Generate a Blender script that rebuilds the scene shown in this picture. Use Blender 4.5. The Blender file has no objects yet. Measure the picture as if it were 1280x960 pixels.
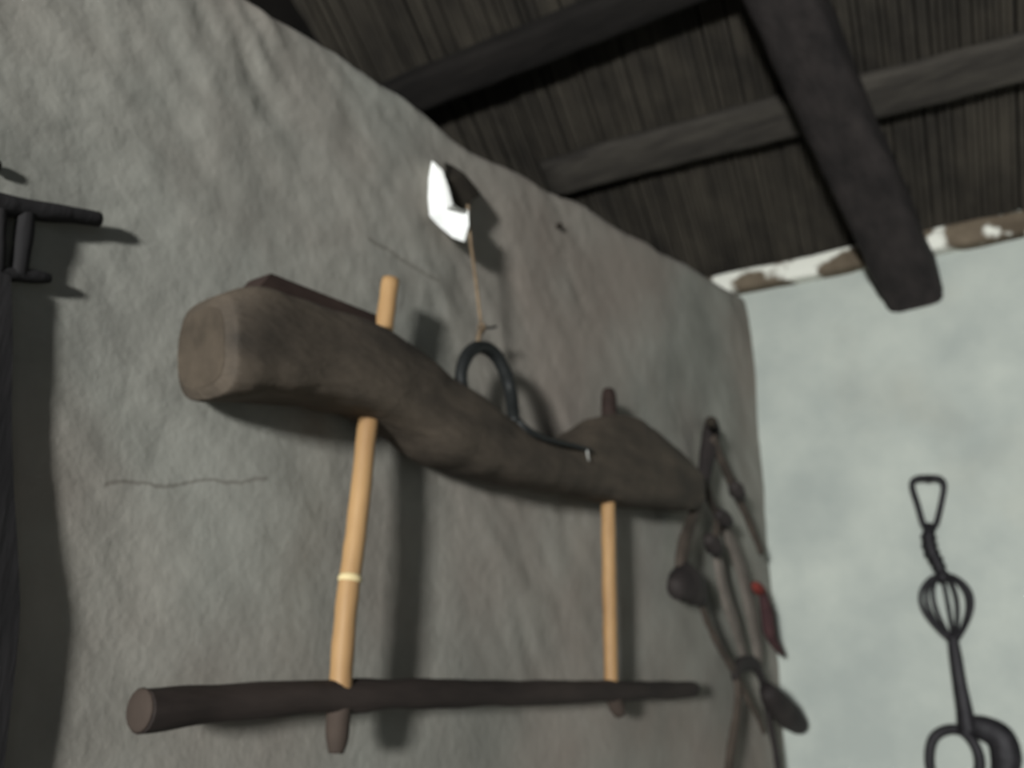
import bpy, math, random
from math import sin, cos, tan, radians, pi, sqrt, exp
from mathutils import Vector, Matrix, noise

random.seed(7)
scene = bpy.context.scene
col = scene.collection

# ------------------------------------------------------------------ camera
F = 1130.0                                   # focal length in pixels of the 1280 wide frame
PITCH, ROLL, YAW = radians(19.5), radians(1.0), radians(34.05)
CAM = Vector((0.85, 0.0, 1.55))
fw = Vector((-sin(YAW) * cos(PITCH), cos(YAW) * cos(PITCH), sin(PITCH)))
_rt = Vector((cos(YAW), sin(YAW), 0))
_up = _rt.cross(fw)
rt = _rt * cos(ROLL) + _up * sin(ROLL)
up = _up * cos(ROLL) - _rt * sin(ROLL)
cd = bpy.data.cameras.new('camera')
cam = bpy.data.objects.new('camera', cd)
col.objects.link(cam)
M = Matrix((rt, up, -fw)).transposed().to_4x4()
M.translation = CAM
cam.matrix_world = M
cd.sensor_width = 36.0
cd.lens = 36.0 * F / 1280.0
cd.clip_start = 0.02
cd.dof.use_dof = True                        # the phone missed its focus: everything is a little soft
cd.dof.focus_distance = 0.5
cd.dof.aperture_fstop = 7.0
scene.camera = cam

# ------------------------------------------------------------------ light and exposure
scene.view_settings.view_transform = 'Standard'
scene.view_settings.look = 'None'
scene.view_settings.gamma = 1.0
scene.view_settings.use_curve_mapping = False
scene.view_settings.exposure = 0.0
scene.cycles.max_bounces = 12
scene.cycles.diffuse_bounces = 8
world = bpy.data.worlds.new('world')
scene.world = world
world.use_nodes = True
world.node_tree.nodes['Background'].inputs[0].default_value = (0.62, 0.72, 0.85, 1)
world.node_tree.nodes['Background'].inputs[1].default_value = 0.6
WIN = Vector((1.68, -3.75, 1.62))            # centre of the window behind the photographer
ld = bpy.data.lights.new('window_daylight', 'AREA')
ld.shape = 'RECTANGLE'
ld.size, ld.size_y = 0.42, 0.46
ld.energy = 425.0
ld.color = (0.97, 0.99, 0.97)
lo = bpy.data.objects.new('window_daylight', ld)
col.objects.link(lo)
lo.location = WIN + Vector((0, -0.16, 0))
lo.rotation_euler = (radians(90), 0, 0)     # faces +Y, into the room


# ------------------------------------------------------------------ pixel rays onto the walls and the roof
BA = radians(4.0)                            # the corner is a few degrees out of square
vB = Vector((cos(BA), sin(BA), 0))           # along the back wall
nB = Vector((-sin(BA), cos(BA), 0))          # out through the back wall


def ray(x, y):
    return fw + rt * ((x - 640) / F) + up * ((480 - y) / F)


def onL(x, y, off=0.0):
    r = ray(x, y)
    return CAM + r * ((off - CAM.x) / r.x)


CORNER = onL(938, 370)
CORNER.z = 0


def onB(x, y, off=0.0):
    r = ray(x, y)
    return CAM + r * (((CORNER - CAM).dot(nB) - off) / r.dot(nB))


SL = tan(radians(29))                        # the roof falls towards the back wall
ZT = 0.5 * (onB(1000, 333).z + onB(1270, 266).z)


def roof_z(p):
    return ZT + SL * ((CORNER - p).dot(nB))


def onR(x, y, off=0.0):                      # off = distance below the reeds
    r = ray(x, y)
    k = ZT + SL * (CORNER - CAM).dot(nB) - off * sqrt(1 + SL * SL) - CAM.z
    return CAM + r * (k / (r.z + SL * r.dot(nB)))


# ------------------------------------------------------------------ materials
def srgb(r, g, b):
    f = lambda c: (c / 255 / 12.92) if c <= 10 else ((c / 255 + 0.055) / 1.055) ** 2.4
    return (f(r), f(g), f(b), 1)


def mat(name, c1, c2, scale=6.0, stretch=(1, 1, 1), rough=0.85, bump=0.2, bscale=60.0, bdist=0.004,
        lo=0.35, hi=0.7, metallic=0.0, extra=None):
    m = bpy.data.materials.new(name)
    m.use_nodes = True
    nt = m.node_tree
    n, l = nt.nodes, nt.links
    b = n['Principled BSDF']
    b.inputs['Roughness'].default_value = rough
    b.inputs['Metallic'].default_value = metallic
    b.inputs['Specular IOR Level'].default_value = 0.25
    tc = n.new('ShaderNodeTexCoord')
    mp = n.new('ShaderNodeMapping')
    mp.inputs['Scale'].default_value = stretch
    l.new(tc.outputs['Object'], mp.inputs['Vector'])
    nz = n.new('ShaderNodeTexNoise')
    nz.inputs['Scale'].default_value = scale
    nz.inputs['Detail'].default_value = 7
    nz.inputs['Roughness'].default_value = 0.62
    l.new(mp.outputs['Vector'], nz.inputs['Vector'])
    cr = n.new('ShaderNodeValToRGB')
    cr.color_ramp.elements[0].position, cr.color_ramp.elements[0].color = lo, c1
    cr.color_ramp.elements[1].position, cr.color_ramp.elements[1].color = hi, c2
    l.new(nz.outputs['Fac'], cr.inputs['Fac'])
    out = cr.outputs['Color']
    if extra:
        out = extra(nt, tc, out)
    l.new(out, b.inputs['Base Color'])
    n2 = n.new('ShaderNodeTexNoise')
    n2.inputs['Scale'].default_value = bscale
    n2.inputs['Detail'].default_value = 5
    l.new(mp.outputs['Vector'], n2.inputs['Vector'])
    bp = n.new('ShaderNodeBump')
    bp.inputs['Strength'].default_value = bump
    bp.inputs['Distance'].default_value = bdist
    l.new(n2.outputs['Fac'], bp.inputs['Height'])
    l.new(bp.outputs['Normal'], b.inputs['Normal'])
    return m


def mixc(nt, fac, a, b):
    mx = nt.nodes.new('ShaderNodeMix')
    mx.data_type = 'RGBA'
    nt.links.new(fac, mx.inputs[0])
    if hasattr(a, 'links'):
        nt.links.new(a, mx.inputs[6])
    else:
        mx.inputs[6].default_value = a
    if hasattr(b, 'links'):
        nt.links.new(b, mx.inputs[7])
    else:
        mx.inputs[7].default_value = b
    return mx.outputs[2]


def dirt(color, scale, lo, hi, amount, seed=0.0):
    """brownish stains of their own shape over a plaster"""
    def f(nt, tc, out):
        n, l = nt.nodes, nt.links
        mp = n.new('ShaderNodeMapping')
        mp.inputs['Location'].default_value = (seed, seed * 2, seed * 3)
        l.new(tc.outputs['Object'], mp.inputs['Vector'])
        z = n.new('ShaderNodeTexNoise')
        z.inputs['Scale'].default_value = scale
        z.inputs['Detail'].default_value = 5
        l.new(mp.outputs['Vector'], z.inputs['Vector'])
        mr = n.new('ShaderNodeMapRange')
        mr.inputs[1].default_value, mr.inputs[2].default_value = lo, hi
        mr.inputs[3].default_value, mr.inputs[4].default_value = 0.0, amount
        l.new(z.outputs['Fac'], mr.inputs[0])
        return mixc(nt, mr.outputs[0], out, color)
    return f


def cracks(after):
    """hairline cracks in the left wall, in world metres"""
    def f(nt, tc, out):
        out = after(nt, tc, out)
        n, l = nt.nodes, nt.links
        geo = n.new('ShaderNodeNewGeometry')
        sep = n.new('ShaderNodeSeparateXYZ')
        l.new(geo.outputs['Position'], sep.inputs[0])
        nz = n.new('ShaderNodeTexNoise')
        nz.inputs['Scale'].default_value = 16
        nz.inputs['Detail'].default_value = 4
        l.new(geo.outputs['Position'], nz.inputs['Vector'])

        def math_(op, a, b):
            m = n.new('ShaderNodeMath')
            m.operation = op
            for i, v in enumerate((a, b)):
                if hasattr(v, 'links'):
                    l.new(v, m.inputs[i])
                else:
                    m.inputs[i].default_value = v
            return m.outputs[0]
        for (a, b, wd, amp) in ((onL(135, 604), onL(335, 597), .0022, .03), (onL(462, 296), onL(552, 352), .0035, .03)):
            k = (b.z - a.z) / (b.y - a.y)
            dz = math_('SUBTRACT', sep.outputs[2], math_('ADD', math_('MULTIPLY', math_('SUBTRACT', sep.outputs[1], a.y), k), a.z - amp * .5))
            dz = math_('ABSOLUTE', math_('SUBTRACT', dz, math_('MULTIPLY', nz.outputs['Fac'], amp)), 0.0)
            on = math_('LESS_THAN', dz, wd * sqrt(1 + k * k))
            on = math_('MULTIPLY', on, math_('MULTIPLY', math_('GREATER_THAN', sep.outputs[1], a.y), math_('LESS_THAN', sep.outputs[1], b.y)))
            out = mixc(nt, math_('MULTIPLY', on, 0.42), out, srgb(84, 76, 68))
        return out
    return f


M_PLASTER = mat('rough_plaster', srgb(132, 131, 124), srgb(156, 155, 147), 5.0, rough=0.95, bump=0.3, bscale=70, bdist=0.005,
                extra=cracks(dirt(srgb(138, 120, 110), 2.0, 0.40, 0.68, 0.5, 3.1)))
M_WHITE = mat('whitewash', srgb(162, 168, 163), srgb(184, 189, 181), 4.0, rough=0.92, bump=0.25, bscale=30, bdist=0.004,
              extra=dirt(srgb(172, 166, 150), 1.7, 0.5, 0.75, 0.5, 1.3))
M_FLOOR = mat('earth_floor', srgb(72, 70, 68), srgb(96, 93, 90), 4.0, rough=0.95)
M_BOUNCE = mat('bounce_tint_blue_grey', srgb(86, 91, 98), srgb(112, 117, 124), 4.0, rough=0.95)  # unseen walls, blue-grey picked to cool the light they bounce
M_REED = mat('smoked_reed', srgb(44, 41, 37), srgb(72, 67, 59), 9.0, (1, .15, 1), 0.8, 0.3, 60)
M_LATH = mat('smoked_boards', srgb(20, 18, 16), srgb(30, 27, 24), 5.0, rough=0.9)
M_BEAM = mat('smoked_timber', srgb(34, 31, 31), srgb(54, 49, 48), 7.0, (3, .5, 3), 0.85, 0.5, 30, 0.008)
M_PURLIN = mat('grey_plank', srgb(46, 43, 40), srgb(74, 70, 64), 7.0, (.6, 3, 3), 0.9, 0.5, 30, 0.006)
M_PLATE = mat('peeling_paint_timber', srgb(82, 72, 60), srgb(120, 108, 92), 8.0, rough=0.9, bump=0.5, bscale=30,
              extra=dirt(srgb(226, 226, 216), 7.0, 0.51, 0.56, 1.0, 0.7))
M_PURLIN_D = mat('sooty_log', srgb(22, 20, 19), srgb(36, 33, 31), 7.0, (.6, 3, 3), 0.9, 0.5, 30, 0.006)
M_YOKE = mat('weathered_wood', srgb(50, 45, 40), srgb(92, 82, 71), 5.0, (3, .8, 3), 0.8, 0.5, 40, 0.006, 0.3, 0.75)
M_CLEAT_ROD_SHADE = mat('reddish_wood_and_shaded_rod', srgb(38, 28, 25), srgb(58, 45, 40), 6.0, (3, .8, 3), 0.8, 0.4, 40)
M_ENDGRAIN = mat('pale_end_grain', srgb(60, 53, 45), srgb(88, 78, 67), 14.0, rough=0.9, bump=0.5)
M_CANE = mat('pale_cane', srgb(146, 113, 77), srgb(178, 143, 100), 9.0, (3, 3, .5), 0.55, 0.15, 50, 0.002)
M_CANE2 = mat('cane_node', srgb(196, 176, 128), srgb(224, 206, 160), 9.0, rough=0.6)
M_BAR = mat('dark_bar_wood', srgb(38, 32, 30), srgb(62, 53, 49), 7.0, (3, .6, 3), 0.8, 0.4, 40)
M_BARTIP_ROD_SHADE = mat('worn_bar_and_shaded_rod_end', srgb(54, 46, 41), srgb(76, 65, 58), 7.0, rough=0.85)
M_LOOP = mat('black_rubbery_hide', srgb(24, 26, 26), srgb(40, 42, 42), 9.0, rough=0.55, bump=0.2)
M_CORD = mat('hemp_cord', srgb(104, 88, 70), srgb(136, 118, 96), 30.0, rough=0.9)
M_IRON = mat('wrought_iron', srgb(28, 27, 30), srgb(52, 50, 53), 12.0, rough=0.55, bump=0.4, bscale=60, metallic=0.35)
M_LEATHER = mat('old_leather', srgb(50, 44, 39), srgb(84, 74, 66), 9.0, rough=0.75, bump=0.3)
M_LEATHER2 = mat('pale_worn_strap', srgb(88, 82, 76), srgb(118, 110, 103), 9.0, rough=0.8, bump=0.3)
M_KNOT = mat('dark_knot_leather', srgb(36, 32, 32), srgb(58, 52, 50), 10.0, rough=0.75)
M_RED = mat('faded_red_wool', srgb(96, 40, 36), srgb(122, 54, 46), 20.0, rough=0.95)
M_MAROON = mat('maroon_wool', srgb(56, 38, 40), srgb(82, 56, 56), 20.0, rough=0.95)
M_LUMP = mat('fresh_white_plaster', srgb(236, 238, 236), srgb(250, 250, 248), 9.0, rough=0.85, bump=0.3, bscale=30)
M_PEG_HOLE = mat('black_wood_and_hole_shade', srgb(34, 30, 26), srgb(54, 48, 40), 9.0, rough=0.9, bump=0.4)
M_RACK = mat('charred_wood', srgb(24, 23, 24), srgb(40, 38, 39), 7.0, (3, 3, .6), 0.85, 0.4, 40)
M_PANNIER = mat('dark_basketry', srgb(24, 23, 24), srgb(40, 38, 39), 10.0, (3, 3, .5), 0.85, 0.4, 40)
M_PALE = mat('bare_tin', srgb(200, 200, 194), srgb(225, 225, 220), 20.0, rough=0.4, metallic=0.2)


# ------------------------------------------------------------------ mesh helpers
def tag(o, label=None, cat=None, group=None, kind=None):
    if label: o['label'] = label
    if cat: o['category'] = cat
    if group: o['group'] = group
    if kind: o['kind'] = kind
    return o


def empty(name, loc):
    o = bpy.data.objects.new(name, None)
    o.empty_display_size = 0.05
    col.objects.link(o)
    o.location = loc
    return o


def origin(o):
    p = Vector((0, 0, 0))
    while o:
        p += o.location
        o = o.parent
    return p


def build(name, vf, m, parent=None, smooth=True):
    """vf = (verts in world space, faces); a child keeps its mesh relative to its thing's base"""
    v, f = vf
    v = [Vector(p) for p in v]
    if parent:
        base = origin(parent)
        loc = Vector((0, 0, 0))
    else:
        zs = min(p.z for p in v)
        base = sum(v, Vector()) / len(v)
        base.z = zs
        loc = base
    me = bpy.data.meshes.new(name)
    me.from_pydata([p - base for p in v], [], f)
    me.validate()
    import bmesh
    bm = bmesh.new(); bm.from_mesh(me)
    bmesh.ops.recalc_face_normals(bm, faces=bm.faces)
    bm.to_mesh(me); bm.free()
    if smooth:
        for p in me.polygons:
            p.use_smooth = True
    me.materials.append(m)
    o = bpy.data.objects.new(name, me)
    col.objects.link(o)
    o.location = loc
    if parent:
        o.parent = parent
    return o


def sharp(o, deg):
    o.data.set_sharp_from_angle(angle=radians(deg))
    return o


def join(*parts):
    V, Fc = [], []
    for v, f in parts:
        k = len(V)
        V += list(v)
        Fc += [[i + k for i in q] for q in f]
    return V, Fc


def spline(pts, n, closed=False):
    """Catmull-Rom through points (or plain tuples), n samples"""
    P = [Vector(p) for p in pts]
    N = len(P)
    out = []
    segs = N if closed else N - 1
    for i in range(n if closed else n + 1):
        t = i / n * segs
        k = min(int(t), segs - 1)
        u = t - k
        g = (lambda j: P[j % N]) if closed else (lambda j: P[max(0, min(N - 1, j))])
        a, b, c, d = g(k - 1), g(k), g(k + 1), g(k + 2)
        out.append(0.5 * ((2 * b) + (c - a) * u + (2 * a - 5 * b + 4 * c - d) * u * u + (3 * b - a - 3 * c + d) * u ** 3))
    return out


def tube(path, rad, n=10, closed=False, flat=None, rough=0.0, rscale=20.0, twist=0.0, square=0.0):
    """swept tube; rad a number or list; flat = (axis, factor) squashes it into a strap"""
    P = [Vector(p) for p in path]
    N = len(P)
    R = [rad] * N if not isinstance(rad, (list, tuple)) else [rad[min(len(rad) - 1, 0)] if len(rad) == 1 else
         (lambda t: rad[int(t)] * (1 - t % 1) + rad[min(int(t) + 1, len(rad) - 1)] * (t % 1))(i / max(1, N - 1) * (len(rad) - 1)) for i in range(N)]
    V, Fc = [], []
    nrm = None
    for i in range(N):
        if closed:
            t = (P[(i + 1) % N] - P[i - 1]).normalized()
        else:
            t = (P[min(i + 1, N - 1)] - P[max(i - 1, 0)]).normalized()
        if nrm is None:
            ref = Vector((1, 0, 0)) if abs(t.x) < 0.9 else Vector((0, 0, 1))
            nrm = (ref - t * ref.dot(t)).normalized()
        else:
            nrm = (nrm - t * nrm.dot(t)).normalized()
        bn = t.cross(nrm)
        for k in range(n):
            a = 2 * pi * k / n + twist * i
            rr = R[i]
            if square:
                rr *= 1 + square * (cos(2 * a) ** 2 * -1 + 0.5)
            o = nrm * cos(a) * rr + bn * sin(a) * rr
            if flat:
                ax, fc = flat
                o = o - ax * (o.dot(ax) * (1 - fc))
            p = P[i] + o
            if rough:
                p += o.normalized() * rough * noise.noise(p * rscale)
            V.append(p)
    for i in range(N if closed else N - 1):
        for k in range(n):
            j = (i + 1) % N
            Fc.append([i * n + k, i * n + (k + 1) % n, j * n + (k + 1) % n, j * n + k])
    if not closed:
        Fc.append(list(range(n))[::-1])
        Fc.append([(N - 1) * n + k for k in range(n)])
    return V, Fc


def cone_tip(c, r):
    return [r * 0.55, r * 0.9, r]


def blob(c, rx, ry, rz, seed=0.0, rough=0.12, nu=14, nv=9):
    V, Fc = [], []
    for j in range(nv + 1):
        th = pi * j / nv
        for i in range(nu):
            ph = 2 * pi * i / nu
            d = Vector((sin(th) * cos(ph), sin(th) * sin(ph), cos(th)))
            k = 1 + rough * noise.noise(d * 2.3 + Vector((seed, seed, seed)))
            V.append(Vector(c) + Vector((d.x * rx, d.y * ry, d.z * rz)) * k)
    for j in range(nv):
        for i in range(nu):
            Fc.append([j * nu + i, j * nu + (i + 1) % nu, (j + 1) * nu + (i + 1) % nu, (j + 1) * nu + i])
    return V, Fc


def hexa(c8):
    return [Vector(p) for p in c8], [[0, 1, 2, 3], [7, 6, 5, 4], [0, 4, 5, 1], [1, 5, 6, 2], [2, 6, 7, 3], [3, 7, 4, 0]]


def timber(a, b, w, h, upv, n=24, rough=0.006, taper=1.0, bow=0.0, seed=0.0):
    """a hewn beam from a to b with rounded rectangular section, w across and h along upv"""
    a, b = Vector(a), Vector(b)
    t = (b - a).normalized()
    u = (upv - t * upv.dot(t)).normalized()
    s = t.cross(u)
    prof = []
    for k in range(16):
        an = 2 * pi * k / 16 + pi / 16
        e = 0.38
        cx = (abs(cos(an)) ** e) * (1 if cos(an) > 0 else -1)
        cy = (abs(sin(an)) ** e) * (1 if sin(an) > 0 else -1)
        prof.append((cx * w / 2, cy * h / 2))
    V, Fc = [], []
    for i in range(n + 1):
        f = i / n
        sc = 1 + (taper - 1) * f
        wob = s * (bow * sin(pi * f) + 0.35 * w * 0.25 * noise.noise(Vector((f * 3, seed, 0)))) + u * (0.04 * h * noise.noise(Vector((f * 4, seed, 5))))
        for (x, y) in prof:
            p = a.lerp(b, f) + s * x * sc + u * y * sc + wob
            p += (s * x + u * y).normalized() * rough * noise.noise(p * 14 + Vector((seed, 0, 0)))
            V.append(p)
    m = 16
    for i in range(n):
        for k in range(m):
            Fc.append([i * m + k, i * m + (k + 1) % m, (i + 1) * m + (k + 1) % m, (i + 1) * m + k])
    Fc.append(list(range(m))[::-1])
    Fc.append([n * m + k for k in range(m)])
    return V, Fc


# ------------------------------------------------------------------ the setting
XR, YF = 3.4, WIN.y
YRIDGE = -0.2
XLEDGE = -0.9

def gable_z(y, x):
    p = Vector((x, y, 0))
    zr = roof_z(Vector((x, YRIDGE, 0)))
    return roof_z(p) if y >= YRIDGE else zr + (y - YRIDGE) * 0.46


# left wall: thick uneven plaster, its ragged top lies below the roof, the upper infill is set back
top_px = [(120, -120), (230, -65), (330, -8), (372, 18), (405, 36), (440, 56), (470, 80), (492, 96), (520, 112), (548, 136), (575, 163),
          (602, 184), (632, 199), (662, 212), (700, 236), (740, 252), (765, 272), (792, 291), (815, 301), (832, 314), (862, 328),
          (885, 343), (912, 359), (938, 368)]
top_yz = [(onL(x, y).y, onL(x, y).z) for x, y in top_px]
top_yz = [(YF - 0.3, top_yz[0][1] - 0.15)] + top_yz + [(CORNER.y + 0.6, top_yz[-1][1])]


def wall_top(y):
    for (a, za), (b, zb) in zip(top_yz, top_yz[1:]):
        if y <= b:
            return za + (zb - za) * (y - a) / (b - a)
    return top_yz[-1][1]


def relief(y, z):
    p = Vector((0, y, z))
    d = -0.008 + 0.018 * noise.noise(p * 1.3 + Vector((3, 0, 0))) + 0.010 * noise.noise(p * 3.4)
    # trowel strokes running down and away, broken into short ridges
    a = y * 0.64 + z * 0.77
    b = y * 0.77 - z * 0.64
    st = noise.noise(Vector((a * 15, b * 4.5, 4))) + 0.6 * noise.noise(Vector((a * 30, b * 10, 9)))
    pat = max(0.0, 0.35 + 1.6 * noise.noise(Vector((y * 2.6, z * 2.6, 7))))
    hgt = min(1, max(0, (z - 1.5) / 0.8)) * min(1, max(0.35, (2.4 - y) / 1.5))
    d += 0.0080 * st * pat * (0.2 + 0.8 * hgt)
    d += (0.0020 * noise.noise(p * 21) + 0.0016 * noise.noise(p * 46)) * (0.2 + 0.8 * hgt)
    return d


def wall_left_x(y, z):
    zt = wall_top(y)
    k = max(0.0, 1 - (zt - z) / 0.03)
    return relief(y, z) - 0.016 * k * k


V, Fc = [], []
ys = [YF + (0.25 - YF) * i / 14 for i in range(14)] + [0.25 + (CORNER.y + 0.12 - 0.25) * i / 250 for i in range(251)]
NZ = 190
for y in ys:
    zt = wall_top(y) + 0.012 * noise.noise(Vector((y * 22, 1, 1))) + 0.006 * noise.noise(Vector((y * 60, 1, 1)))
    for j in range(NZ + 1):
        z = 1.15 * j / 10 if j <= 10 else 1.15 + (zt - 1.15) * (j - 10) / (NZ - 10)
        V.append(Vector((wall_left_x(y, min(z, zt)), y, z)))
    V.append(Vector((-0.25, y, zt + 0.0)))
    V.append(Vector((XLEDGE, y, zt + 0.0)))
R_ = NZ + 3
for i in range(len(ys) - 1):
    for j in range(R_ - 1):
        Fc.append([i * R_ + j, (i + 1) * R_ + j, (i + 1) * R_ + j + 1, i * R_ + j + 1])
tag(build('wall_left', (V, Fc), M_PLASTER), kind='structure')

V, Fc = [], []
for y in (YF - .1, YRIDGE, CORNER.y + .35):
    for z in (2.0, gable_z(y, XLEDGE) + 0.03):
        for x in (XLEDGE - .02, XLEDGE - .06):
            V.append((x, y, z))
for i in (0, 4):
    Fc += [[i, i + 4, i + 6, i + 2], [i + 1, i + 3, i + 7, i + 5], [i + 2, i + 6, i + 7, i + 3]]
tag(build('trim_2', (V, Fc), M_LATH, smooth=False), kind='structure')

# back wall
V, Fc = [], []
NX, NZB = 120, 100
BOT = CORNER - vB * 1.0
for i in range(NX + 1):
    for j in range(NZB + 1):
        p = CORNER + vB * (-1.0 + 4.75 * i / NX)
        p.z = (ZT + 0.02) * j / NZB
        p -= nB * (0.012 * noise.noise(p * 1.5 + Vector((9, 0, 0))) + 0.004 * noise.noise(p * 5) + 0.0015 * noise.noise(p * 16))
        V.append(p)
for i in range(NX):
    for j in range(NZB):
        a = i * (NZB + 1) + j
        Fc.append([a, a + NZB + 1, a + NZB + 2, a + 1])
tag(build('wall_back', (V, Fc), M_WHITE), kind='structure')


# right wall, front wall with its window, floor
yb = CORNER.y + XR * tan(BA) + 0.05
V = [(XR, YF, 0), (XR, yb, 0), (XR, yb, gable_z(yb, XR) + .05), (XR, YRIDGE, gable_z(YRIDGE, XR) + .05), (XR, YF, gable_z(YF, XR) + .05)]
tag(build('wall_right', (V, [[0, 1, 2, 3, 4]]), M_BOUNCE, smooth=False), kind='structure')
w, h = 0.24, 0.26
x0, x1, z0, z1 = WIN.x - w, WIN.x + w, WIN.z - h, WIN.z + h
XS, ZS = [XLEDGE, x0, x1, XR], [0, z0, z1, 2.75]
V, Fc = [], []
for yy in (YF, YF - 0.12):
    for z in ZS:
        for x in XS:
            V.append((x, yy, z))
for s in (0, 16):
    for j in range(3):
        for i in range(3):
            if (i, j) != (1, 1):
                a = s + j * 4 + i
                Fc.append([a, a + 1, a + 5, a + 4])
for a, b in ((5, 6), (6, 10), (10, 9), (9, 5)):
    Fc.append([a, b, b + 16, a + 16])
tag(build('wall_front', (V, Fc), M_BOUNCE, smooth=False), kind='structure')
g = bpy.data.objects.new('window_1', None); col.objects.link(g); g.location = (WIN.x, YF - .06, z0)
tag(g, kind='structure')
fr = []
for (a, b, c, d) in ((x0, x0 + .03, z0, z1), (x1 - .03, x1, z0, z1), (x0 + .03, x1 - .03, z0, z0 + .03), (x0 + .03, x1 - .03, z1 - .03, z1)):
    ya, yc = YF - .09, YF - .05
    fr.append(hexa([(a, ya, c), (b, ya, c), (b, ya, d), (a, ya, d), (a, yc, c), (b, yc, c), (b, yc, d), (a, yc, d)]))
build('window_frame', join(*fr), M_BEAM, g, False)
tag(build('floor', ([(XLEDGE, YF - .1, 0), (XR + .1, YF - .1, 0), (XR + .1, yb + .1, 0), (XLEDGE, yb + .1, 0)], [[0, 1, 2, 3]]), M_FLOOR), kind='structure')

# the roof: boarding above, reeds below
cA = CORNER + vB * -1.6 + nB * 0.35
cB = CORNER + vB * 4.2 + nB * 0.35
off_up = Vector((0, 0, 0.035))
rid = [Vector((-1.4, YRIDGE, 0)), Vector((XR + .4, YRIDGE, 0))]
pts = []
for p in (cA, cB):
    pts.append(Vector((p.x, p.y, roof_z(p))) + off_up)
for p in rid[::-1]:
    pts.append(Vector((p.x, p.y, roof_z(p))) + off_up)
pts.append(Vector((XR + .4, YF - .2, gable_z(YF - .2, XR + .4))) + off_up)
pts.append(Vector((-1.4, YF - .2, gable_z(YF - .2, -1.4))) + off_up)
ceil = tag(build('ceiling', (pts, [[0, 1, 2, 3], [3, 2, 4, 5]]), M_LATH, smooth=False), kind='structure')

nR = (nB * SL + Vector((0, 0, 1))).normalized()           # up out of the roof
az = radians(9.5)
hd = Vector((-sin(az), cos(az), 0))
dR = (hd - Vector((0, 0, SL * hd.dot(nB)))).normalized()   # down along the reeds
sR = dR.cross(nR).normalized()
V, Fc = [], []
a = -1.9
while a < 4.6:
    r = 0.0062 + 0.0022 * random.random()
    st = CORNER + vB * a + nB * 0.10
    st.z = ZT + SL * (CORNER - st).dot(nB)
    ln = 3.0 + 0.2 * random.random()
    dz = (random.random() - 0.5) * 0.005
    sk = (random.random() - 0.5) * 0.012
    k0 = len(V)
    NS = 8
    for i in range(NS + 1):
        c = st - dR * (ln * i / NS) + sR * (sk * i / NS + 0.004 * (random.random() - .5)) + nR * (dz + 0.004 + 0.003 * (random.random() - .5))
        for k in range(5):
            an = pi * k / 4
            V.append(c + sR * cos(an) * r - nR * sin(an) * r)
    for i in range(NS):
        for k in range(4):
            q = k0 + i * 5 + k
            Fc.append([q, q + 1, q + 6, q + 5])
    a += r * 2 + 0.0012 + (0.006 if random.random() < 0.05 else 0)
tag(build('reed_matting', (V, Fc), M_REED, ceil), 'dark smoke-stained reeds laid side by side under the roof', kind='stuff')

# peeling wall plate along the top of the back wall, on both sides of the rafter
p0, p1 = onB(902, 361, 0.02), onB(1290, 276, 0.02)
zc = ZT - 0.035
p0 = CORNER + vB * -0.25 - nB * 0.012; p0.z = zc
p1 = CORNER + vB * 3.7 - nB * 0.012; p1.z = zc
tr = tag(build('trim_1', timber(p0, p1, 0.07, 0.072, Vector((0, 0, 1)), 60, 0.007, seed=2.0), M_PLATE), kind='structure')
tr['label'] = 'wall plate with peeling white paint along the top of the white wall'


def purlin(pxs, width, thick, m, name, label, bow=0.0, ext=(0.9, 1.2), seed=0.0, off=0.03, group=None):
    a, b = onR(*pxs[0], off), onR(*pxs[1], off)
    t = (b - a).normalized()
    a, b = a - t * ext[0], b + t * ext[1]
    o = build(name, timber(a, b, width, thick, nR, 40, 0.006, bow=bow, seed=seed), m)
    return tag(o, label, 'beam', group)


purlin(((900, 168), (1240, 80)), 0.125, 0.045, M_PURLIN, 'roof_plank', 'grey flat roof plank crossing under the reeds above the white wall', seed=1.0, ext=(0.55, 1.3))
purlin(((560, 98), (830, -12)), 0.11, 0.10, M_PURLIN_D, 'roof_purlin', 'dark round roof purlin high above the rough plaster wall', seed=4.0, off=0.055)

# main rafter, bedded in the back wall
e0 = onB(1136, 348, 0.0)
e1 = onR(990, 0, 0.125)
t = (e1 - e0).normalized()
e0 -= t * 0.14
tag(build('roof_rafter', timber(e0, e1 + t * 1.2, 0.165, 0.17, nR, 50, 0.008, seed=6.0, bow=0.01), M_BEAM),
    'heavy dark hewn rafter whose end is bedded in the white wall', 'beam')

# ------------------------------------------------------------------ ox yoke hanging on the left wall
OFF = 0.056
yk = empty('ox_yoke', onL(500, 900, 0.03))
tag(yk, 'old carved wooden ox yoke with two pale cane rods and a lower bar', 'yoke')
st = [  # px x, top, bottom, half depth
    (252, 386, 482, .039), (257, 377, 492, .046), (263, 371, 498, .051), (290, 367, 500, .053), (330, 373, 501, .053), (400, 391, 509, .053),
    (455, 413, 520, .053), (500, 438, 545, .052), (540, 468, 578, .050), (580, 496, 595, .049), (620, 525, 604, .047),
    (655, 544, 610, .045), (690, 549, 615, .045), (720, 537, 620, .044), (748, 519, 626, .044), (775, 519, 631, .044),
    (800, 534, 634, .043), (830, 556, 637, .042), (850, 574, 640, .039), (864, 588, 638, .034), (869, 597, 632, .024)]
S = spline([Vector((s[0], s[1], s[2])) for s in st], 110)
Dp = spline([Vector((s[3], 0, 0)) for s in st], 110)
V, Fc = [], []
n = 28
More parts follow.
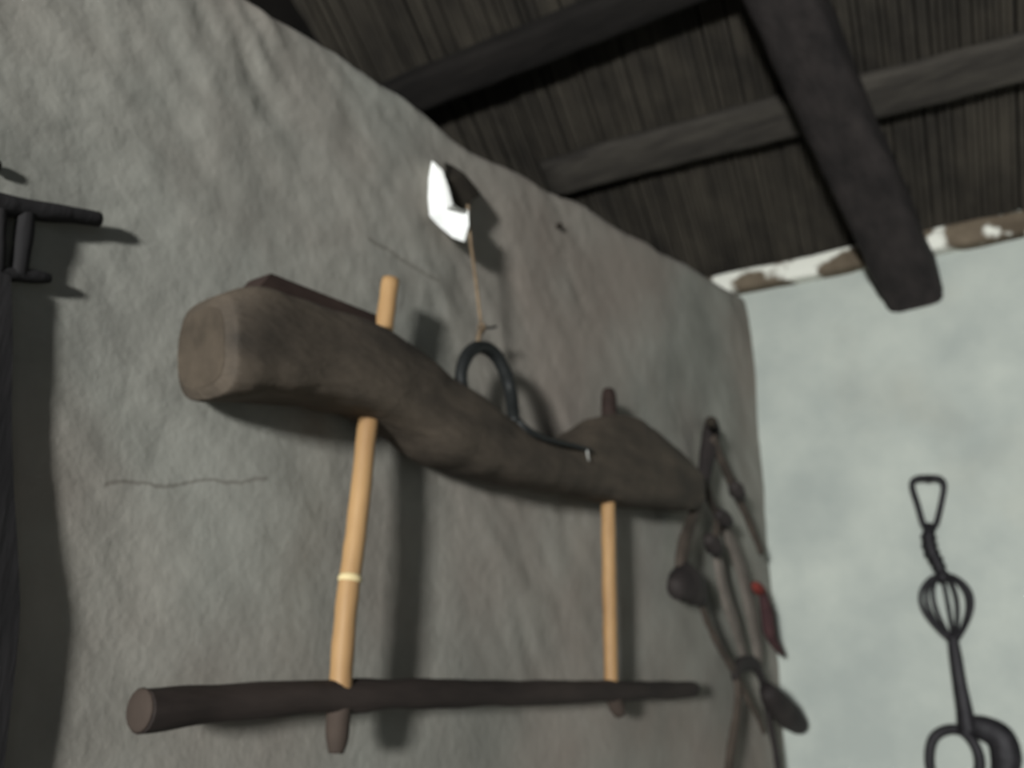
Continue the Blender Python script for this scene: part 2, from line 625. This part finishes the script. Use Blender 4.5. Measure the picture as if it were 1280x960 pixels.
for s, dp in zip(S, Dp):
    T, B = onL(s.x, s.y, OFF), onL(s.x, s.z, OFF)
    c, hv = (T + B) / 2, (T - B) / 2
    for k in range(n):
        an = 2 * pi * k / n
        e = 0.42 + 0.2 * min(1, max(0, (s.x - 300) / 250)) + 0.22 * max(0, 1 - (s.x - 252) / 30)
        cx = (abs(cos(an)) ** e) * (1 if cos(an) > 0 else -1)
        cz = (abs(sin(an)) ** e) * (1 if sin(an) > 0 else -1)
        p = c + Vector((1, 0, 0)) * dp.x * cx + hv * cz
        p += Vector((cx, 0, cz)).normalized() * (0.005 * noise.noise(p * 9) + 0.003 * noise.noise(p * 24))
        V.append(p)
for i in range(len(S) - 1):
    for k in range(n):
        Fc.append([i * n + k, i * n + (k + 1) % n, (i + 1) * n + (k + 1) % n, (i + 1) * n + k])
Fc.append(list(range(n))[::-1]); Fc.append([(len(S) - 1) * n + k for k in range(n)])
sharp(build('beam', (V, Fc), M_YOKE, yk), 32)
cap = [p + Vector((0, -0.0008, 0)) for p in V[:n]]
tag(build('end_grain', (cap + V[:n], [list(range(n))] + [[k, (k + 1) % n, n + (k + 1) % n, n + k] for k in range(n)]), M_ENDGRAIN, yk, False), 'paler cut end of the beam')
# raised dark board along the back of the near end
q = [onL(298, 378, .066), onL(326, 346, .066), onL(458, 397, .066), onL(458, 422, .066)]
dx = Vector((0.035, 0, 0))
q0 = [p - dx * .6 for p in q]; q1 = [p + dx * .5 for p in q]
tag(build('top_cleat', hexa([*q0, *q1]), M_CLEAT_ROD_SHADE, yk, False), 'dark reddish strip of wood along the top edge')
# cane rods through the beam
ROFF = 0.050
rp = spline([onL(488, 350, ROFF), onL(477, 430, ROFF), onL(462, 510, ROFF), onL(448, 640, ROFF), onL(433, 760, ROFF + .004), onL(425, 866, ROFF + .004)], 40)
rod = build('cane_rod', tube(rp, [.0125, .0132, .0135, .0138], 14, rough=0.0012, rscale=40), M_CANE, yk)
k = 26
build('node_ring', tube([rp[29] + (rp[30] - rp[29]) * f for f in (0.2, .5, .8)], [.0137, .0150, .0137], 14), M_CANE2, rod)
rp = spline([onL(760, 620, ROFF), onL(761, 700, ROFF), onL(763, 800, ROFF), onL(764, 862, ROFF)], 24)
build('cane_rod', tube(rp, [.0135, .0135, .013, .012], 14, rough=0.0012, rscale=40), M_CANE, yk)
for pts_ in ([(426, 868), (423, 905), (419, 942)], [(765, 866), (770, 880), (775, 893)]):  # the bar's shadow on the rod ends is put into their colour
    P_ = spline([onL(x, y, ROFF) for x, y in pts_], 10)
    tag(build('rod_end_shaded', tube(P_, [.0135, .0150, .0140, .009], 12, rough=0.003, rscale=30), M_BARTIP_ROD_SHADE, yk), 'knobby end of the rod below the bar, bar shade put into its brown')
rp = spline([onL(762, 530, ROFF), onL(761, 508, ROFF), onL(761, 490, ROFF), onL(761, 486, ROFF)], 10)  # top of the second rod, its shade put in as dark wood
tag(build('rod_top_shaded', tube(rp, [.0165, .0155, .0135, .008], 12, rough=0.002), M_CLEAT_ROD_SHADE, yk), 'top of the second rod above the beam, shade put into its colour')
# lower bar
BOFF = 0.052
bp = spline([onL(168, 888, BOFF), onL(200, 887, BOFF), onL(300, 878, BOFF), onL(430, 869, BOFF), onL(600, 867, BOFF), onL(760, 864, BOFF), onL(866, 862, BOFF)], 70)
build('lower_bar', tube(bp[5:], [.0205, .0200, .0185, .0185, .0185, .0185, .018, .016], 16, rough=0.004, rscale=14), M_BAR, yk)
tag(build('bar_tip', tube(bp[:6], [.004, .011, .0165, .0192, .0203], 16, rough=0.003, rscale=20), M_BARTIP_ROD_SHADE, yk), 'paler worn end of the lower bar')
tag(build('nail', tube([onL(733, 560, .109), onL(736, 576, .109)], [.0013, .0009], 6), M_PALE, yk), 'small shiny nail in the beam')

# ------------------------------------------------------------------ white lump with dark block for the hole, cord and loop
lp = empty('plaster_bracket', onL(575, 300, 0.0))
tag(lp, 'bright white broken plaster lump around a hole drawn as a dark block high on the wall', 'bracket')
outl = [(540, 201, .012), (553, 213, .035), (560, 233, 0.044), (566, 256, 0.050), (577, 262, 0.053), (585, 262, 0.051), (586, 282, 0.048), (580, 302, .03), (566, 297, .012),
        (549, 283, .004), (537, 270, .0), (535, 246, .0), (536, 222, .004)]
fr = [onL(x, y, o + .012) for x, y, o in outl]
bk = [onL(x + 4, y + 2, -0.05) for x, y, o in outl]
cen = onL(556, 262, 0.028)
N = len(fr)
V = fr + bk + [cen]
Fc = [[i, (i + 1) % N, 2 * N] for i in range(N)] + [[i, N + i, N + (i + 1) % N, (i + 1) % N] for i in range(N)] + [[N + i for i in range(N)][::-1]]
build('plaster_lump', (V, Fc), M_LUMP, lp, False)
sp = [(555, 203), (566, 207), (580, 216), (597, 236), (600, 244), (590, 250), (586, 262), (577, 263), (566, 254), (560, 232)]
fr = [onL(x, y, .030 + .010 * noise.noise(Vector((i * 1.7, 0, 0)))) for i, (x, y) in enumerate(sp)]
bk = [onL(x, y, -.06) for x, y in sp]
N = len(sp)
build('hole_shade_block', (fr + bk, [list(range(N)), [N + i for i in range(N)][::-1]] + [[i, N + i, N + (i + 1) % N, (i + 1) % N] for i in range(N)]), M_PEG_HOLE, lp, False)  # block in place of the hole, its shade put into the colour

cd_ = empty('hanging_cord', onL(604, 410, 0.03))
tag(cd_, 'thin hemp cord hanging from the white plaster lump on the wall', 'cord')
build('cord', tube(spline([onL(585, 256, .056), onL(588, 300, .050), onL(594, 345, .045), onL(601, 402, .042)], 24), .0030, 8), M_CORD, cd_)
build('knot', blob(onL(602, 410, .042), .007, .007, .010, 1), M_CORD, cd_)
build('hook', tube(spline([onL(600, 408, .044), onL(612, 410, .044), onL(620, 408, .044)], 8), .0024, 6), M_IRON, cd_)
build('tie', tube(spline([onL(601, 412, .044), onL(598, 425, .05), onL(600, 438, .055)], 8), .0042, 8), M_CORD, cd_)

lp2 = empty('hide_loop', onL(643, 520, 0.08))
tag(lp2, 'black hide loop hung on the cord above the yoke', 'loop')
pth = spline([onL(584, 505, .055), onL(577, 480, .055), onL(578, 458, .055), onL(587, 440, .055), onL(602, 434, .055), onL(618, 442, .056),
              onL(630, 463, .06), onL(638, 488, .062), onL(641, 512, .074), onL(643, 528, .088)], 60)
build('loop', tube(pth, [.0095, .0095, .0100, .0105, .0110, .0115, .0115, .011, .0105, .009], 12, rough=.0012, rscale=40), M_LOOP, lp2)
pth = spline([onL(642, 522, .082), onL(656, 535, .098), onL(676, 546, .105), onL(700, 553, .107), onL(722, 558, .107), onL(738, 563, .107)], 30)
build('tail', tube(pth, [.0085, .0062, .005, .0045, .004], 8), M_LOOP, lp2)

# ------------------------------------------------------------------ leather harness by the corner
hx = Vector((1, 0, 0))
hn = empty('leather_harness', onL(960, 955, 0.03))
tag(hn, 'tangled leather harness with knots, toggles and red wool hanging by the corner', 'harness')


def strap(pxs, rads, off, m, name='strap', flat=0.5, nseg=30, par=None):
    P = spline([onL(x, y, o if o is not None else off) for (x, y, o) in [(p + (None,))[:3] for p in pxs]], nseg)
    return build(name, tube(P, [r * 1.3 for r in rads], 10, flat=(hx, flat), rough=.002, rscale=30), m, par or hn)


strap([(890, 526), (889, 545), (884, 575), (879, 607)], [.016, .024, .020, .014], .036, M_KNOT, 'hames_stick', 0.7)
strap([(878, 602, .036), (872, 632), (860, 665), (852, 700), (853, 730)], [.013, .014, .019, .016], .055, M_LEATHER, 'strap')
strap([(891, 545), (903, 577), (918, 610), (934, 645), (952, 690)], [.015, .014, .017, .014, .011], .05, M_LEATHER, 'strap')
strap([(916, 605), (921, 613), (926, 621)], [.010, .018, .012], .06, M_KNOT, 'knot', 0.9, 8)
strap([(881, 597, .036), (887, 622), (897, 650), (893, 682)], [.010, .011, .011, .013], .05, M_LEATHER, 'strap')
strap([(897, 640), (904, 648), (911, 653)], [.009, .017, .010], .06, M_KNOT, 'knot', 0.9, 8)
strap([(884, 672), (892, 682), (899, 690)], [.010, .018, .010], .06, M_KNOT, 'knot', 0.9, 8)
strap([(905, 655), (925, 705), (938, 760), (948, 815), (946, 835)], [.024, .028, .026, .018], .03, M_LEATHER2, 'strap', 0.3)
strap([(896, 690), (906, 740), (922, 790), (934, 832)], [.020, .024, .022, .014], .03, M_LEATHER2, 'strap', 0.3)
strap([(842, 738), (856, 728), (868, 738), (878, 752)], [.015, .034, .028, .010], .06, M_KNOT, 'toggle', 0.8, 12)
strap([(872, 742), (886, 780), (902, 812), (918, 838), (924, 842)], [.010, .010, .010, .009], .05, M_LEATHER, 'strap')
strap([(918, 848), (922, 835), (932, 829), (943, 831), (951, 845), (957, 868), (963, 905), (970, 940), (975, 985)], [.013, .015, .014, .012, .011, .010], .05, M_KNOT, 'strap')
strap([(921, 842), (923, 875), (918, 915), (912, 955), (910, 985)], [.013, .012, .014, .013], .05, M_LEATHER, 'strap')
strap([(924, 848), (934, 872), (946, 893), (955, 915)], [.009, .008, .007], .045, M_LEATHER, 'strap')
strap([(943, 731), (948, 736), (953, 738)], [.007, .012, .008], .06, M_RED, 'red_tassel', 0.9, 8)
strap([(952, 736), (958, 762), (961, 786), (968, 803), (978, 818)], [.010, .017, .018, .013, .006], .055, M_MAROON, 'wool_tassel', 0.7, 20)
strap([(958, 862), (968, 876), (984, 893), (1000, 907)], [.016, .026, .028, .018], .07, M_KNOT, 'toggle', 0.9, 14)
strap([(889, 530, -.03), (889, 530, .03), (889, 527, .085)], [.010, .010, .011], .06, M_PEG_HOLE, 'wall_peg', 1.0, 8)

# ------------------------------------------------------------------ wrought iron hanger on the white wall
ih = empty('iron_hanger', onB(1205, 985, 0.04))
tag(ih, 'black wrought iron hanger with a twisted cage stem on the white wall', 'hanger')
IO = 0.045


def iron(pxs, rads, name, off=IO, closed=False, n=10, nseg=40, parent=None, **kw):
    P = spline([onB(p[0], p[1], p[2] if len(p) > 2 else off) for p in pxs], nseg, closed)
    return build(name, tube(P, rads, n, closed, **kw), M_IRON, parent or ih)


iron([(1140, 606), (1146, 598), (1160, 597), (1174, 598), (1180, 606), (1178, 622), (1173, 645), (1169, 656), (1160, 659), (1154, 654), (1147, 630)], .0078, 'top_loop', closed=True, nseg=60)
iron([(1163, 654), (1161, 670), (1164, 688), (1172, 704), (1178, 718)], [.012, .020, .021, .019, .015], 'twisted_neck', n=4, nseg=40, twist=0.28)
ax0, ax1 = onB(1177, 718, IO), onB(1192, 800, IO)
cage = iron([(1174, 714), (1178, 720), (1183, 726)], [.012, .019, .014], 'cage_collar', nseg=8)
axd = (ax1 - ax0).normalized()
side = (vB - axd * vB.dot(axd)).normalized()
outw = axd.cross(side)
NBAR = 7
for b in range(NBAR):
    P = []
    for i in range(21):
        f = i / 20
        ph = 2 * pi * b / NBAR + 0.22 + 0.0 * f
        r = 0.054 * (sin(pi * f ** 0.74) ** 0.9) + 0.008
        P.append(ax0.lerp(ax1, f) + side * cos(ph) * r + outw * sin(ph) * r * 0.5)
    build('cage_bar', tube(P, .0058, 8), M_IRON, ih)
iron([(1191, 796), (1195, 822), (1200, 855), (1206, 888), (1210, 915)], [.013, .016, .017, .020, .025], 'stem', square=0.2)
iron([(1162, 945), (1168, 922), (1186, 912), (1206, 916), (1222, 938), (1224, 965), (1208, 990), (1180, 990), (1166, 972)], .0125, 'ring', closed=True, nseg=60)
iron([(1208, 905), (1228, 910), (1250, 922), (1258, 948), (1252, 985)], [.020, .030, .034, .034, .024], 'claw', flat=(nB, 0.5))
iron([(1161, 600, -.03), (1161, 599, .02), (1161, 597, .065)], [.006, .006, .009], 'wall_nail', nseg=8)

# ------------------------------------------------------------------ dark board with a pole frame, partly outside the view
pn = empty('threshing_board', onL(-60, 990, 0.03))
tag(pn, 'dark curved wooden board with a pole frame hung on the rough wall', 'board')


def pole(pxs, rads, off, name, m=M_RACK, n=10, nseg=20):
    P = spline([onL(x, y, off) for x, y in pxs], nseg)
    return build(name, tube(P, rads, n, rough=.002, rscale=30), m, pn)


_w = [wall_left_x(.2 + .02 * i, 1.40 + .02 * j) for i in range(12) for j in range(24)]
BX = 0.45 * sum(_w) / len(_w) + 0.55 * max(_w)   # the plaster swells here
PO = BX + 0.010
pole([(-110, 232), (-40, 247), (40, 262), (90, 269), (124, 274)], [.012, .012, .0105, .009, .0085], PO, 'pole')
pole([(-40, 342), (10, 343), (45, 346), (62, 348)], [.008, .008, .007, .005], PO, 'crossbar')
pole([(33, 262), (29, 300), (22, 345)], [.0095, .009, .009], PO, 'post')
pole([(-2, 258), (-4, 300), (-6, 345)], [.009, .009, .009], PO, 'post')
prof = [(345, 14), (420, 16), (520, 15), (600, 17), (680, 22), (760, 25), (830, 20), (900, 12), (985, 2)]
S = spline([Vector((x, y, 0)) for y, x in prof], 40)
edge = [onL(s.x, s.y, BX + .02) for s in S]
y_in = min(p.y for p in edge) - 0.05
NP_ = 4
for b in range(NP_):                              # planks side by side, the outermost with the bowed edge
    V, Fc = [], []
    for p in edge:
        w0 = p.y if b == 0 else y_in - 0.075 * (b - 1) - 0.004
        w1 = y_in - 0.075 * b
        for yy in (w0, w1):
            for xx in (BX, BX + 0.020):
                V.append(Vector((xx, yy, p.z)))
    for i in range(len(edge) - 1):
        for a_, b_ in ((0, 1), (1, 3), (3, 2), (2, 0)):
            Fc.append([i * 4 + a_, i * 4 + b_, i * 4 + 4 + b_, i * 4 + 4 + a_])
    e_ = (len(edge) - 1) * 4
    Fc += [[0, 1, 3, 2], [e_, e_ + 2, e_ + 3, e_ + 1]]
    build('plank', (V, Fc), M_PANNIER, pn, False)

# ------------------------------------------------------------------ a nail, and a dark stub added in place of a pit
for (x, y, r, lab) in ((-7, 206, .007, 'dark nail head in the plaster above the pole of the dark board'), (704, 281, .008, 'small dark stub in place of a pit in the plaster below the wall top')):
    c = onL(x, y, 0)
    bx = wall_left_x(c.y, c.z)
    P = [Vector((bx - .03, c.y, c.z)), Vector((bx + .005, c.y, c.z)), Vector((bx + .006, c.y, c.z)), Vector((bx + .011, c.y, c.z))]
    tag(build('wall_nail', tube(P, [r * .6, r * .6, r, r * .8], 10), M_PEG_HOLE), lab, 'nail')
